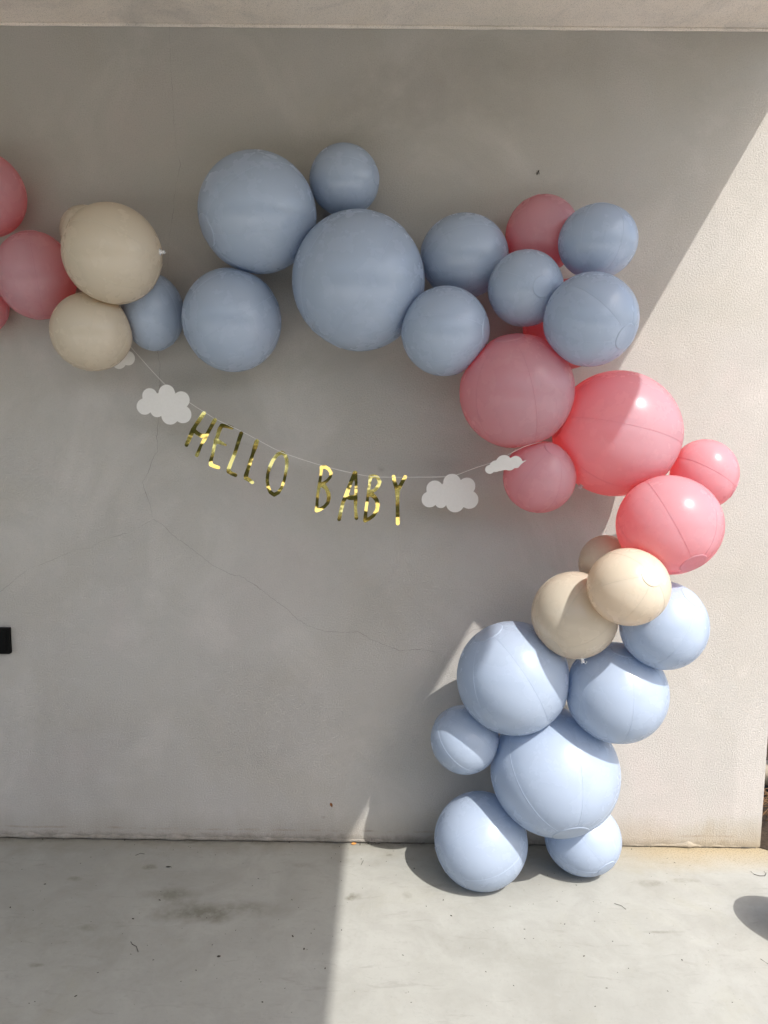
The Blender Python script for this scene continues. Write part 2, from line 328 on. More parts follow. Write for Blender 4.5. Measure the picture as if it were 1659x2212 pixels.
LETTERS = {
    'H': [([(-0.641, 1.655), (-0.6583, 1.6286), (-0.6706, 1.6118), (-0.6792, 1.5973), (-0.6917, 1.5709), (-0.7043, 1.5444)], [0.0065, 0.0065, 0.006, 0.0072, 0.0065, 0.006]), ([(-0.6029, 1.6316), (-0.6165, 1.6076), (-0.6289, 1.5859), (-0.6412, 1.5643), (-0.6536, 1.5449), (-0.6686, 1.5099)], [0.0065, 0.0058, 0.0058, 0.0063, 0.0043, 0.0063]), ([(-0.678, 1.5973), (-0.665, 1.5855), (-0.6507, 1.5773), (-0.6362, 1.5775), (-0.6264, 1.5884)], [0.0068, 0.0065, 0.0065, 0.0065, 0.0048])],
    'E': [([(-0.5456, 1.606), (-0.5587, 1.6106), (-0.5803, 1.6135), (-0.589, 1.5983), (-0.5953, 1.5767), (-0.6028, 1.5551), (-0.6079, 1.5334), (-0.6118, 1.5118), (-0.6181, 1.4924), (-0.6191, 1.4779), (-0.6063, 1.472), (-0.5931, 1.4681)], [0.006, 0.0063, 0.0065, 0.0068, 0.006, 0.0053, 0.0053, 0.0053, 0.0058, 0.0063, 0.006, 0.0056]), ([(-0.6003, 1.5599), (-0.5883, 1.5557), (-0.5763, 1.5506), (-0.5662, 1.5464)], [0.0082, 0.0068, 0.0048, 0.0031])],
    'L': [([(-0.5121, 1.5868), (-0.5207, 1.5632), (-0.5294, 1.5367), (-0.5382, 1.5102), (-0.5481, 1.486), (-0.5561, 1.4617), (-0.5557, 1.4545), (-0.5437, 1.4474), (-0.5321, 1.4422)], [0.0065, 0.0063, 0.0058, 0.0058, 0.0058, 0.0065, 0.0068, 0.0063, 0.006])],
    'L.2': [([(-0.4581, 1.5603), (-0.4643, 1.5399), (-0.4729, 1.5157), (-0.4804, 1.4916), (-0.4891, 1.4673), (-0.4978, 1.4406), (-0.4978, 1.4322), (-0.4858, 1.425), (-0.4757, 1.4174)], [0.0068, 0.0077, 0.0053, 0.0063, 0.0058, 0.0072, 0.0072, 0.0065, 0.006])],
    'O': [([(-0.3728, 1.5221), (-0.3885, 1.5143), (-0.4031, 1.4949), (-0.4128, 1.473), (-0.4202, 1.4488), (-0.4223, 1.4246), (-0.4193, 1.4003), (-0.4121, 1.3834), (-0.3988, 1.375), (-0.3842, 1.3825), (-0.372, 1.4009), (-0.3627, 1.4277), (-0.3578, 1.4519), (-0.3541, 1.4761), (-0.3547, 1.4978), (-0.3614, 1.5146), (-0.3728, 1.5221)], [0.006, 0.0058, 0.0056, 0.0056, 0.0053, 0.0053, 0.0056, 0.006, 0.0065, 0.0058, 0.0048, 0.0046, 0.0048, 0.0053, 0.0058, 0.006, 0.006])],
    'B': [([(-0.2337, 1.4723), (-0.2356, 1.4525), (-0.2399, 1.4234), (-0.2433, 1.3991), (-0.2464, 1.3797), (-0.2488, 1.3504), (-0.2505, 1.3211)], [0.0053, 0.0043, 0.0048, 0.0053, 0.0048, 0.0048, 0.0063]), ([(-0.2337, 1.4723), (-0.2212, 1.4744), (-0.2079, 1.4661), (-0.2001, 1.4529), (-0.2037, 1.4384), (-0.2138, 1.4262), (-0.2271, 1.4163), (-0.2392, 1.4113)], [0.0058, 0.0058, 0.0053, 0.0048, 0.0048, 0.0048, 0.0058, 0.0063]), ([(-0.2392, 1.4113), (-0.2271, 1.409), (-0.2157, 1.397), (-0.2088, 1.3801), (-0.2076, 1.3655), (-0.2116, 1.3484), (-0.2233, 1.3349), (-0.2403, 1.3249), (-0.2505, 1.3211)], [0.0068, 0.0082, 0.0058, 0.0063, 0.0063, 0.0058, 0.0053, 0.0063, 0.0063])],
    'A': [([(-0.1172, 1.4544), (-0.1267, 1.432), (-0.1363, 1.4077), (-0.147, 1.376), (-0.1578, 1.3515), (-0.1649, 1.3221), (-0.1708, 1.2915)], [0.0068, 0.0063, 0.0063, 0.0068, 0.0058, 0.0058, 0.006]), ([(-0.116, 1.4544), (-0.1126, 1.4201), (-0.1131, 1.3861), (-0.1141, 1.3593), (-0.1144, 1.3325), (-0.1108, 1.2963)], [0.0068, 0.0048, 0.0048, 0.0063, 0.0048, 0.006]), ([(-0.147, 1.3711), (-0.1336, 1.3669), (-0.1166, 1.3685)], [0.0077, 0.0077, 0.0087])],
    'B.2': [([(-0.0632, 1.4395), (-0.0661, 1.4157), (-0.0695, 1.3914), (-0.0724, 1.3622), (-0.077, 1.3329), (-0.0805, 1.2876)], [0.0058, 0.0043, 0.0048, 0.0048, 0.0048, 0.0063]), ([(-0.0632, 1.4412), (-0.0519, 1.4442), (-0.0385, 1.4391), (-0.0304, 1.4246), (-0.0346, 1.4113), (-0.0466, 1.3953), (-0.061, 1.3891)], [0.0063, 0.0058, 0.0058, 0.0058, 0.0058, 0.0053, 0.0068]), ([(-0.0659, 1.3854), (-0.0488, 1.3722), (-0.0402, 1.3602), (-0.0363, 1.3432), (-0.0395, 1.3236), (-0.0506, 1.3063), (-0.065, 1.2952), (-0.0805, 1.2876)], [0.0082, 0.0072, 0.0063, 0.0063, 0.006, 0.0058, 0.0058, 0.0063])],
    'Y': [([(0.0177, 1.4424), (0.0204, 1.4264), (0.0271, 1.4071), (0.0314, 1.3975)], [0.006, 0.006, 0.0068, 0.0082]), ([(0.0581, 1.4419), (0.0475, 1.4219), (0.0381, 1.4048), (0.0321, 1.3963)], [0.006, 0.006, 0.0068, 0.0072]), ([(0.0314, 1.3975), (0.0319, 1.3732), (0.0329, 1.3366), (0.0344, 1.2792)], [0.0082, 0.0065, 0.006, 0.0063])],
}
CLOUDS = {'left': [(-0.8276, 1.7118, 0.0265), (-0.7677, 1.7227, 0.0281), (-0.7173, 1.6994, 0.029), (-0.8472, 1.6753, 0.0277), (-0.8036, 1.6626, 0.0231), (-0.7581, 1.6445, 0.0302), (-0.7132, 1.6499, 0.0302), (-0.7884, 1.6896, 0.0336), (-0.7469, 1.6818, 0.0378)], 'right': [(0.1624, 1.4011, 0.0294), (0.2218, 1.4245, 0.0304), (0.2735, 1.413, 0.0294), (0.1446, 1.364, 0.0278), (0.1843, 1.3554, 0.021), (0.2339, 1.3518, 0.0315), (0.2825, 1.3656, 0.032), (0.2215, 1.3886, 0.0446)], 'far': [(0.327, 1.4807, 0.014), (0.345, 1.4915, 0.0184), (0.3703, 1.5039, 0.0242), (0.4059, 1.5067, 0.0194), (0.435, 1.5022, 0.0102), (0.422, 1.5006, 0.0107), (0.357, 1.4941, 0.0174), (0.3859, 1.4992, 0.0203)], 'hidden': [(-0.9483, 1.8533, 0.0305), (-0.9272, 1.8466, 0.0251), (-0.9603, 1.8358, 0.0269)]}
STRING = [(-0.9017, -0.13, 1.8829), (-0.7754, -0.155, 1.7518), (-0.6895, -0.16, 1.6901), (-0.6373, -0.16, 1.6573), (-0.5943, -0.16, 1.632), (-0.5037, -0.16, 1.59), (-0.4518, -0.16, 1.563), (-0.3695, -0.16, 1.5224), (-0.239, -0.16, 1.4804), (-0.1343, -0.16, 1.4555), (-0.0645, -0.16, 1.4432), (0.0183, -0.16, 1.4407), (0.1968, -0.16, 1.4445)] + [(0.2358, -0.16, 1.451), (0.2911, -0.24, 1.48), (0.3464, -0.32, 1.5065), (0.4077, -0.36, 1.5432), (0.4431, -0.36, 1.5595), (0.4927, -0.33, 1.5708)]

# ------------------------------------------------------------------ setting
ROOF_Z, ROOF_X, WALL_X = 2.9979, 1.4577, 1.467
def grid_plane(name, x0, x1, y0, y1, z, n, mat, amp=0, kind='structure'):
    xs = np.linspace(x0, x1, n); ys = np.linspace(y0, y1, n)
    V = [(x, y, z + (noise.noise((x * 1.3, y * 1.3, 0)) * amp if amp else 0)) for y in ys for x in xs]
    Fc = [(j * n + i, j * n + i + 1, (j + 1) * n + i + 1, (j + 1) * n + i) for j in range(n - 1) for i in range(n - 1)]
    return tag(link(name, mesh(name, V, Fc), mat), kind=kind)
# ground sheet to the horizon, the slab of the porch on it, soil bed behind the wall
grid_plane('lawn', -150, 150, -150, 150, -.09, 60, M_GRASS)  # unseen lawn, invented and kept dark for the letters to mirror
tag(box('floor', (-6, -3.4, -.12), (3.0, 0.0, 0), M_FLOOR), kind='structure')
tag(box('bounce_terrace_front', (-9, -6.1, -.13), (12, -3.4, -.004), M_PAVE), kind='structure')  # unseen paving added to bounce sunlight on to wall and ceiling
tag(box('bounce_terrace_side', (3.0, -3.4, -.13), (12, 0, -.004), M_PAVE), kind='structure')  # added as well, bounces sunlight in from the open side
grid_plane('garden_soil', 1.2, 4.5, .0, 4.0, -.035, 40, M_SOIL, .03)
# dark sheet in soil colour, drawing the curved shadow at the wall corner
lip = []
for k in range(25):
    a = k / 24; lip.append((1.452 + .17 * a ** .75, .0 - .28 * a ** 1.35))
V = [(1.75, .10, .004)] + [(x + .004 * noise.noise((k * .7, 3, 0)), y, .0035) for k, (x, y) in enumerate(lip)] + [(1.85, -.26, .004), (1.85, .1, .004)]
tag(link('corner_shadow', mesh('corner_shadow', V, [(0, i, i + 1) for i in range(1, len(V) - 1)], False), M_SOIL), kind='structure')

wall = box('wall', (-5.5, 0, -.10), (WALL_X, .22, ROOF_Z + .26), M_WALL, bevel=.004)
tag(wall, 'pale grey stucco wall behind the balloons, cracked and partly in shade', 'wall')
ceil = box('porch_ceiling', (-9, -3.25, ROOF_Z), (ROOF_X, -.0025, ROOF_Z + .25), M_CEIL)
tag(ceil, 'plastered porch ceiling along the top edge above the wall', 'ceiling')
# filler bead where ceiling and wall meet
pts = [(-2.4 + i * .02, -.0045 + .0015 * noise.noise((i * .21, 0, 0)), ROOF_Z - .004 + .0012 * noise.noise((i * .13, 5, 0))) for i in range(190)]
vv, ff = tube(pts, [.0065 + .0018 * noise.noise((i * .3, 9, 0)) for i in range(190)], 8)
link('joint_bead', mesh('joint_bead', vv, ff), M_CEIL, ceil)

# cracks: thin jagged dark openings following the photograph's lines
def ribbon(pts2, wfun, y, step=.006, jit=.0016, seed=0):
    P = []
    for (a, b), (c, d) in zip(pts2[:-1], pts2[1:]):
        n = max(1, int(math.hypot(c - a, d - b) / step))
        for k in range(n): P.append((a + (c - a) * k / n, b + (d - b) * k / n))
    P.append(pts2[-1])
    rnd = random.Random(seed); Q = []
    for i, (a, b) in enumerate(P):
        Q.append((a + jit * 2.2 * noise.noise((i * .35, seed, 0)) + rnd.uniform(-jit, jit) * .6, b + jit * 2.2 * noise.noise((i * .35, seed, 7)) + rnd.uniform(-jit, jit) * .6))
    V = []; Fc = []
    for i, (a, b) in enumerate(Q):
        c, d = Q[min(i + 1, len(Q) - 1)]; e, f = Q[max(i - 1, 0)]
        tx, tz = c - e, d - f; L = math.hypot(tx, tz) or 1
        w = wfun(i, len(Q)) * .5
        V += [(a - tz / L * w, y, b + tx / L * w), (a + tz / L * w, y, b - tx / L * w)]
        if i: Fc.append((2 * i - 2, 2 * i, 2 * i + 1, 2 * i - 1))
    return V, Fc
for k, c in enumerate(CRACKS):
    wf = lambda i, n, k=k: (.0002, .00035, .0002, .0006, .0006)[k] + .0010 * max(0, noise.noise((i * .11, k * 3.1, 2)) + .12) + (.0002 if k == 1 else 0)
    V, Fc = ribbon(c, wf, -.0006, seed=k)
    link('crack', mesh('crack', V, Fc, False), M_CRACK, wall)
# broken mortar edge and dark gap at the foot of the wall
xs = [(-2.2 + i * .012) for i in range(int(3.66 / .012))]
V = []; Fc = []
for i, x in enumerate(xs):
    n1 = noise.noise((x * 9, 1, 0)); n2 = noise.noise((x * 31, 2, 0)); n3 = noise.noise((x * 2.3, 4, 0))
    fr = -.0025 - max(0, .004 * n1 + .0035 * n2 + .002) ; up = .003 + max(0, .004 * n2 + .004 * n3)
    V += [(x, -.0012, up), (x, fr * .6, .0022), (x, fr, .0012)]
    if i:
        a = 3 * (i - 1); b = 3 * i; Fc += [(a, b, b + 1, a + 1), (a + 1, b + 1, b + 2, a + 2)]
link('joint_gap', mesh('joint_gap', V, Fc), M_GRIME, wall)
V = []; Fc = []
xs = [(-2.2 + i * .008) for i in range(int(3.6 / .008))]
for i, x in enumerate(xs):
    n1 = noise.noise((x * 14, 11, 0)); n2 = noise.noise((x * 40, 12, 0)); n3 = noise.noise((x * 3, 14, 0))
    amt = max(0.0, (.6 if x < .0 else .15) + n3 * .8 + n1 * .8)
    d = .0015 + .012 * amt * (1 + .3 * n2); h = .003 + .015 * amt * (1 + .4 * n2)
    V += [(x, -.001, h + .004), (x, -d * .7, h), (x, -d, h * .45), (x, -d * .8, .0045)]
    if i:
        a = 4 * (i - 1); b = 4 * i
        for q in range(3): Fc.append((a + q, b + q, b + q + 1, a + q + 1))
link('mortar_lip', mesh('mortar_lip', V, Fc), M_WALL, wall)

# black fitting on the wall at the left frame edge
sw = link('wall_fitting', None, None, None, (-1.52, 0, .745)); tag(sw, 'small black rectangular fitting fixed to the wall at the left', 'wall fitting')
box('housing', (-.13, -.022, 0), (.094, .0, .100), M_BLACK, sw, .003)
box('face_plate', (-.12, -.0245, .010), (.084, -.0221, .090), M_BLACK, sw, .001)

# ------------------------------------------------------------------ balloons
LAB = {
 'P1': 'pink balloon cut off by the left edge, highest pink one there', 'P2': 'pink balloon left of the two cream balloons, below the cut-off pink one',
 'P3': 'small pink balloon barely showing at the left edge under the larger pink ones', 'C1': 'largest cream balloon at upper left with a clear valve on its right',
 'C1b': 'small cream balloon hidden behind the largest cream one', 'C2': 'cream balloon where the banner string starts, below the large cream one',
 'B1': 'small pale blue balloon tucked behind the two cream balloons', 'B2': 'pale blue balloon hanging just above the word HELLO', 'B3': 'large pale blue balloon at the top, left of the biggest upper one',
 'B4': 'small pale blue balloon that is the topmost of the whole garland', 'B5': 'biggest pale blue balloon in the middle of the upper row', 'B6': 'shaded blue balloon between the biggest blue one and the upper pink one',
 'B7': 'round blue balloon above the word BABY, overlapping the big blue one', 'P4': 'dusky pink balloon at the top behind three small blue balloons', 'B8': 'small shaded blue balloon in the middle of the right-hand cluster',
 'B9': 'upper right blue balloon beside the dusky pink one', 'B10': 'blue balloon in front at the upper right corner with a bright right rim', 'P6': 'glowing red-pink balloon hidden behind the right-hand blue cluster',
 'P5': 'large shaded pink balloon left of the half sunlit one', 'P7': 'largest pink balloon, half sunlit and half glowing red', 'P8': 'small pink balloon behind the tilted paper cloud', 'P9': 'small sunlit pink balloon farthest to the right',
 'P10': 'sunlit pink balloon with curved seams above the cream cluster', 'C4': 'small tan-shaded cream balloon tucked behind the lower pink one', 'C5': 'sunlit cream balloon in front with a round end cap facing out',
 'C6': 'cream balloon crossed by a shadow, left of the front cream one', 'B11': 'sunlit blue balloon right of the cream cluster', 'B12': 'large blue balloon beside the sunlit triangle on the wall', 'B13': 'large blue balloon right of centre with a curved shadow across its top',
 'B14': 'small blue balloon mostly in shade at the lower left of the column', 'B15': 'biggest blue balloon of the lower column, above the two on the floor', 'B16': 'blue balloon resting on the floor at the left foot of the column',
 'B17': 'smaller blue balloon on the floor at the right foot of the column'}
NAMES = [b[0] for b in BALLS]
CEN = {b[0]: Vector(b[2]) for b in BALLS}; RAD = {b[0]: sum(b[3]) / 3 for b in BALLS}
NPH, NTH, NPAN = 120, 76, 6

def make_balloon(nm, ck, cen, semi, pole, planes, label, group, seed):
    rnd = random.Random(seed)
    cen = np.array(cen); S = np.array(semi); p = np.array(pole, float); p /= np.linalg.norm(p)
    Rr = float(S.mean()); cap = .28 + rnd.uniform(-.02, .03)
    a = np.cross(p, [.13, .27, .95]); a /= np.linalg.norm(a); b = np.cross(p, a)
    ph0 = rnd.uniform(0, 6.28); wob = [rnd.uniform(-1, 1) for _ in range(6)]
    base = np.array([cen[0], cen[1], cen[2] - S[2]])
    def surf(th, ph, lift=0.0):
        th = np.asarray(th, float); ph = np.asarray(ph, float)
        st = np.sin(th)
        k = (ph - ph0) * NPAN / (2 * math.pi); dd = np.abs(k - np.round(k)) * 2          # 0 on a seam, 1 mid panel
        arc = dd * math.pi / NPAN * st * Rr
        r = 1 - .006 * st * (1 - dd) ** 2 - .0025 * np.exp(-(arc / (.012)) ** 2) * np.clip(st * 1.5, 0, 1)
        r = r + .0007 * np.sin(ph * 19 + wob[0] * 9) * (np.exp(-((th - cap) / .16) ** 2) + np.exp(-((math.pi - th - cap) / .16) ** 2))
        r = r + .004 * wob[1] * np.sin(2 * th + wob[2]) * np.cos(2 * ph + wob[3] * 3)
        r = r - .018 * (np.exp(-(th / .33) ** 2) + np.exp(-((math.pi - th) / .33) ** 2))
        r = r + lift / Rr
        d = st[..., None] * (np.cos(ph)[..., None] * a + np.sin(ph)[..., None] * b) + np.cos(th)[..., None] * p
        X = cen + d * S * r[..., None] * 1.006
        for (n, h) in planes:                                                            # flatten where it presses on a neighbour
            e = X @ n - h
            w = .0035
            X = X - (w * np.log1p(np.exp(np.clip(e / w, -30, 60))))[..., None] * n
            e2 = X @ n - h
            X = X + (np.where(e > 4 * w, lift * .5, 0))[..., None] * n * 0
        return X
    root = link('balloon', None, None, None, tuple(base)); tag(root, label, 'balloon', group)
    th = np.linspace(0, math.pi, NTH + 1)[1:-1]; ph = np.linspace(0, 2 * math.pi, NPH, endpoint=False) + ph0
    T, Pp = np.meshgrid(th, ph, indexing='ij'); X = surf(T, Pp).reshape(-1, 3)
    V = np.vstack([X, surf(np.array([0.001]), np.array([0.])), surf(np.array([math.pi - .001]), np.array([0.]))]) - base
    nr = NTH - 1; Fc = []
    for i in range(nr - 1):
        for j in range(NPH):
            j2 = (j + 1) % NPH; Fc.append((i * NPH + j, (i + 1) * NPH + j, (i + 1) * NPH + j2, i * NPH + j2))
    n0 = nr * NPH
    for j in range(NPH):
        j2 = (j + 1) % NPH; Fc.append((n0, j, j2)); Fc.append((n0 + 1, (nr - 1) * NPH + j2, (nr - 1) * NPH + j))
    link('shell', mesh('shell', V, Fc), M_BALL[ck], root)
    # welded seams
    for k in range(NPAN):
        pk = ph0 + 2 * math.pi * k / NPAN; t = np.linspace(cap + .01, math.pi - cap - .01, 60)
        rows = []
        for off, lf in ((-.0010, -.0008), (-.0004, .0007), (.0004, .0007), (.0010, -.0008)):
            rows.append(surf(t, pk + off / (Rr * np.sin(t)), lf))
        V = np.stack(rows, 1).reshape(-1, 3) - base
        Fc = [(4 * i + q, 4 * i + q + 1, 4 * i + q + 5, 4 * i + q + 4) for i in range(59) for q in range(3)]
        link('seam', mesh('seam', V, Fc), M_SEAM[ck], root)
    # round end caps with pressed rings
    for end in (0, 1):
        tt = np.linspace(.02, cap, 26); pp = np.linspace(0, 2 * math.pi, 64, endpoint=False)
        ring = .0012 + .0009 * np.clip(np.cos((tt / cap - .80) * 2 * math.pi / .085), 0, 1) * (tt / cap > .74)
        ring[-1] = -.0006
        T, Pp = np.meshgrid(tt, pp, indexing='ij')
        X = surf(T if end == 0 else math.pi - T, Pp, np.repeat(ring[:, None], 64, 1)).reshape(-1, 3)
        c = surf(np.array([.001 if end == 0 else math.pi - .001]), np.array([0.]), .0012)
        V = np.vstack([X, c]) - base
        Fc = [(i * 64 + j, i * 64 + (j + 1) % 64, (i + 1) * 64 + (j + 1) % 64, (i + 1) * 64 + j) for i in range(25) for j in range(64)]
        Fc += [(25 * 0 + j, 26 * 64, (j + 1) % 64) for j in range(64)]
        if end: Fc = [f[::-1] for f in Fc]
        link('end_cap', mesh('end_cap', V, Fc), M_CAP[ck], root)
    return root, surf, base

def valve(root, base, pos, dirn):
    """clear moulded inflation valve: stem, flange and open stopper ring"""
    d = Vector(dirn).normalized(); P = Vector(pos) - Vector(base); q = d.to_track_quat('Z', 'Y')
    prof = [(.0001, -.003), (.011, -.003), (.012, 0), (.011, .0015), (.0055, .002), (.0050, .010), (.0062, .011), (.0062, .014), (.0038, .0145), (.0036, .004), (.0001, .0035)]
    n = 24; V = []; Fc = []
    for r, z in prof:
        for k in range(n): V.append(P + q @ Vector((r * math.cos(2 * math.pi * k / n), r * math.sin(2 * math.pi * k / n), z)))
    for i in range(len(prof) - 1):
        for k in range(n): Fc.append((i * n + k, i * n + (k + 1) % n, (i + 1) * n + (k + 1) % n, (i + 1) * n + k))
    # the stopper's hinge strap and cap
    m = len(V); strap = [P + q @ Vector(v) for v in ((.004, 0, .012), (.009, 0, .016), (.013, .001, .013), (.015, .002, .008))]
    tv, tf = tube(strap, .0014, 6); V += tv; Fc += [tuple(i + m for i in f) for f in tf]
    link('valve', mesh('valve', V, Fc), M_CLEAR, root)

VALVES = {'C1': (.99, .0, .05), 'C6': (.12, -.35, -.93), 'P7': (-.55, -.12, -.82)}
for idx, (nm, ck, cen, semi, pole) in enumerate(BALLS):
    planes = [(np.array([0., 1., 0.]), -.0012), (np.array([0., 0., -1.]), -.0012)]
    ci = CEN[nm]
    for o in NAMES:
        if o == nm: continue
        d = CEN[o] - ci; L = d.length
        if L < RAD[nm] + RAD[o] + .006:
            u = d / L; c = ci + u * (RAD[nm] + (L - RAD[nm] - RAD[o]) / 2)
            planes.append((np.array(u), float(u.dot(c)) - .0006))
    root, surf, base = make_balloon(nm, ck, cen, semi, pole, planes, LAB[nm], 'balloons of the garland', idx + 3)
    if nm in VALVES:
        d = Vector(VALVES[nm]).normalized(); valve(root, base, Vector(cen) + Vector([d[i] * semi[i] for i in range(3)]) * 1.0, d)
# unseen cream balloon, added right of the frame to cast the rounded floor shadow
make_balloon('loose', 'c', (1.40, -.537, .13), (.13, .13, .13), (.3, -.4, .85), [(np.array([0., 0., -1.]), -.0012)],
             'unseen round balloon added beyond the right edge to cast the rounded shadow', None, 99)

# ------------------------------------------------------------------ banner
banner = link('letter_banner', None, None, None, (-.34, -.16, 1.28))
tag(banner, 'gold foil HELLO BABY letter banner with white paper clouds on string', 'banner')
B0 = Vector((-.34, -.16, 1.28))
def sdf_shape(name, circles, strokes, y, cell, wave, mat, label=None, thick=.0005, seed=0, bright=None):
    """marching squares over capsules / discs -> a thin card with its own thickness"""
    caps = []
    for pts, rr in strokes:
        for i in range(len(pts) - 1): caps.append((pts[i], pts[i + 1], rr[i], rr[i + 1]))
    xs = [c[0] for c in circles] + [p[0] for s in strokes for p in s[0]]; zs = [c[1] for c in circles] + [p[1] for s in strokes for p in s[0]]
    mr = max([c[2] for c in circles] + [r for s in strokes for r in s[1]]) + cell * 2
    x0, x1, z0, z1 = min(xs) - mr, max(xs) + mr, min(zs) - mr, max(zs) + mr
    nx, nz = int((x1 - x0) / cell) + 2, int((z1 - z0) / cell) + 2
    X, Z = np.meshgrid(x0 + np.arange(nx) * cell, z0 + np.arange(nz) * cell, indexing='ij')
    D = np.full(X.shape, 9.)
    for cx_, cz_, r in circles: D = np.minimum(D, np.hypot(X - cx_, Z - cz_) - r)
    for (a, b, ra, rb) in caps:
        dx, dz = b[0] - a[0], b[1] - a[1]; L2 = dx * dx + dz * dz + 1e-12
        t = np.clip(((X - a[0]) * dx + (Z - a[1]) * dz) / L2, 0, 1)
        D = np.minimum(D, np.hypot(X - a[0] - t * dx, Z - a[1] - t * dz) - (ra + (rb - ra) * t) * 1.10)
    D = np.where(np.abs(D) < 1e-6, 1e-6, D)
    vid = {}; V = []; Fc = []; rim = []
    def cv(i, j):
        k = ('c', i, j)
        if k not in vid: vid[k] = len(V); V.append((X[i, j], Z[i, j]))
        return vid[k]
    def ev(i, j, k2, l):
        k = ('e',) + tuple(sorted(((i, j), (k2, l))))
        if k not in vid:
            da, db = D[i, j], D[k2, l]; t = da / (da - db); vid[k] = len(V)
            V.append((X[i, j] + t * (X[k2, l] - X[i, j]), Z[i, j] + t * (Z[k2, l] - Z[i, j])))
        return vid[k]
    for i in range(nx - 1):
        for j in range(nz - 1):
            cs = [(i, j), (i + 1, j), (i + 1, j + 1), (i, j + 1)]; ins = [D[c] < 0 for c in cs]
            if not any(ins): continue
            poly = []; cut = []
            for k in range(4):
                a, b = cs[k], cs[(k + 1) % 4]
                if D[a] < 0: poly.append(cv(*a))
                if (D[a] < 0) != (D[b] < 0):
                    e = ev(*a, *b); poly.append(e); cut.append(e)
            if len(poly) >= 3: Fc.append(tuple(poly))
            if len(cut) == 2: rim.append(tuple(cut))
    out = []
    for (x, z) in V: out.append(Vector((x, y + wave(x, z), z)) - B0)
    n = len(out); front = out; back = [v + Vector((0, thick, 0)) for v in out]
    rv = []; rf = []
    for a, b in rim:
        m = 2 * n + len(rv); rv += [front[a], front[b], back[b], back[a]]; rf.append((m, m + 1, m + 2, m + 3))
    faces = Fc + [tuple(n + i for i in f[::-1]) for f in Fc] + rf
    me = mesh(name, front + back + rv, faces); o = link(name, me, mat, banner)
    if label: o['label'] = label
    return o
for k, (ch, strokes) in enumerate(LETTERS.items()):
    zc = strokes[0][0][0][1]; xc = strokes[0][0][0][0]
    def wave(x, z, k=k, xc=xc, zc=zc):
        t = z - zc
        return .022 * t + (.0031 * math.sin(t * 38 + k * 1.9) + .0018 * noise.noise((x * 14 + k * 5, z * 18, k)) + .0003 * noise.noise((x * 60, z * 70, k * 2.)) + .05 * t * (((k * 37) % 5) / 4 - .5))
    sdf_shape('letter', [], strokes, -.16, .0016, wave, M_GOLD, 'gold foil letter ' + ch[0], seed=k)
CY = {'left': -.1615, 'right': -.1585, 'far': -.36, 'hidden': -.08}
for k, (nm, cs) in enumerate(CLOUDS.items()):
    xm = sum(c[0] for c in cs) / len(cs)
    sdf_shape('cloud', cs, [], CY[nm], .0025, lambda x, z, xm=xm, nm=nm: (x - xm) * (-.05 if nm != 'far' else -.35) + .0015 * noise.noise((x * 12, z * 12, 3)), M_PAPER,
              {'left': 'white paper cloud before the letter H', 'right': 'white paper cloud after the letter Y', 'far': 'white paper cloud turned edgewise against the pink balloon', 'hidden': 'paper cloud mostly hidden behind the cream balloon'}[nm])
# string: through the tops of letters and clouds
P = [Vector(p) for p in STRING]
dense = []
for i in range(len(P) - 1):
    for s in range(6):
        t = s / 6; p0 = P[max(i - 1, 0)]; p1 = P[i]; p2 = P[i + 1]; p3 = P[min(i + 2, len(P) - 1)]
        dense.append(.5 * ((2 * p1) + (-p0 + p2) * t + (2 * p0 - 5 * p1 + 4 * p2 - p3) * t * t + (-p0 + 3 * p1 - 3 * p2 + p3) * t ** 3))
dense.append(P[-1])
vv, ff = tube([p + Vector((0, .0006, 0)) - B0 for p in dense], .00075, 6)
link('string', mesh('string', vv, ff), M_STRING, banner)

# ------------------------------------------------------------------ small things
def leaf_mesh(L, W, curl=.3, n=8):
    V = []; Fc = []
    for i in range(n + 1):
        t = i / n; w = W * math.sin(math.pi * (t ** .8)) * .5 + .0002; z = curl * L * (t - .5) ** 2
        V += [(t * L - L / 2, -w, z + w * .3), (t * L - L / 2, 0, z), (t * L - L / 2, w, z + w * .3)]
        if i:
            a = 3 * (i - 1); b = 3 * i; Fc += [(a, b, b + 1, a + 1), (a + 1, b + 1, b + 2, a + 2)]
    m = len(V); V += [(x, y, z - .0004) for x, y, z in V]; Fc += [tuple(i + m for i in f[::-1]) for f in Fc]
    return mesh('leaf', V, Fc)
def bit(name, me_, loc, rot, mat, label, cat):
    o = link(name, me_, mat, None, loc); o.rotation_euler = rot; tag(o, label, cat); return o
# insect on the upper wall: body segments, legs
V, Fc = [], []
def addtube(p, r, s=6):
    v, f = tube(p, r, s); m = len(V); V.extend(v); Fc.extend(tuple(i + m for i in q) for q in f)
addtube([(-.004, 0, -.009), (-.003, 0, -.005), (-.001, 0, -.001), (.001, 0, .003), (.003, 0, .008)], [.0006, .0014, .0008, .0022, .0012])
for s in (-1, 1):
    for k in (-.003, 0, .003): addtube([(0, 0, k), (s * .004, -.001, k - .001), (s * .006, .002, k - .004)], .0003, 4)
bit('insect', mesh('insect', V, Fc), (.516, -.003, 2.515), (0, 0, 0), M_TWIG, 'tiny black insect on the upper wall, above the dusky pink balloon', 'insect')
bit('dead_leaf', leaf_mesh(.02, .010), (-.207, -.003, .154), (math.radians(90), math.radians(70), 0), M_DRY, 'small dark brown leaf bit stuck on the wall near the floor', 'leaf')
bit('orange_leaf', leaf_mesh(.022, .011), (-.118, -.016, .003), (.2, .1, .4), M_ORANGE, 'small orange dry leaf in the sunlit joint of floor and wall', 'leaf')
def twig(name, pts, r, label, mat=M_TWIG):
    c = Vector(pts[0]); v, f = tube([Vector(p) - c for p in pts], r, 5); return bit(name, mesh(name, v, f), c, (0, 0, 0), mat, label, 'twig')
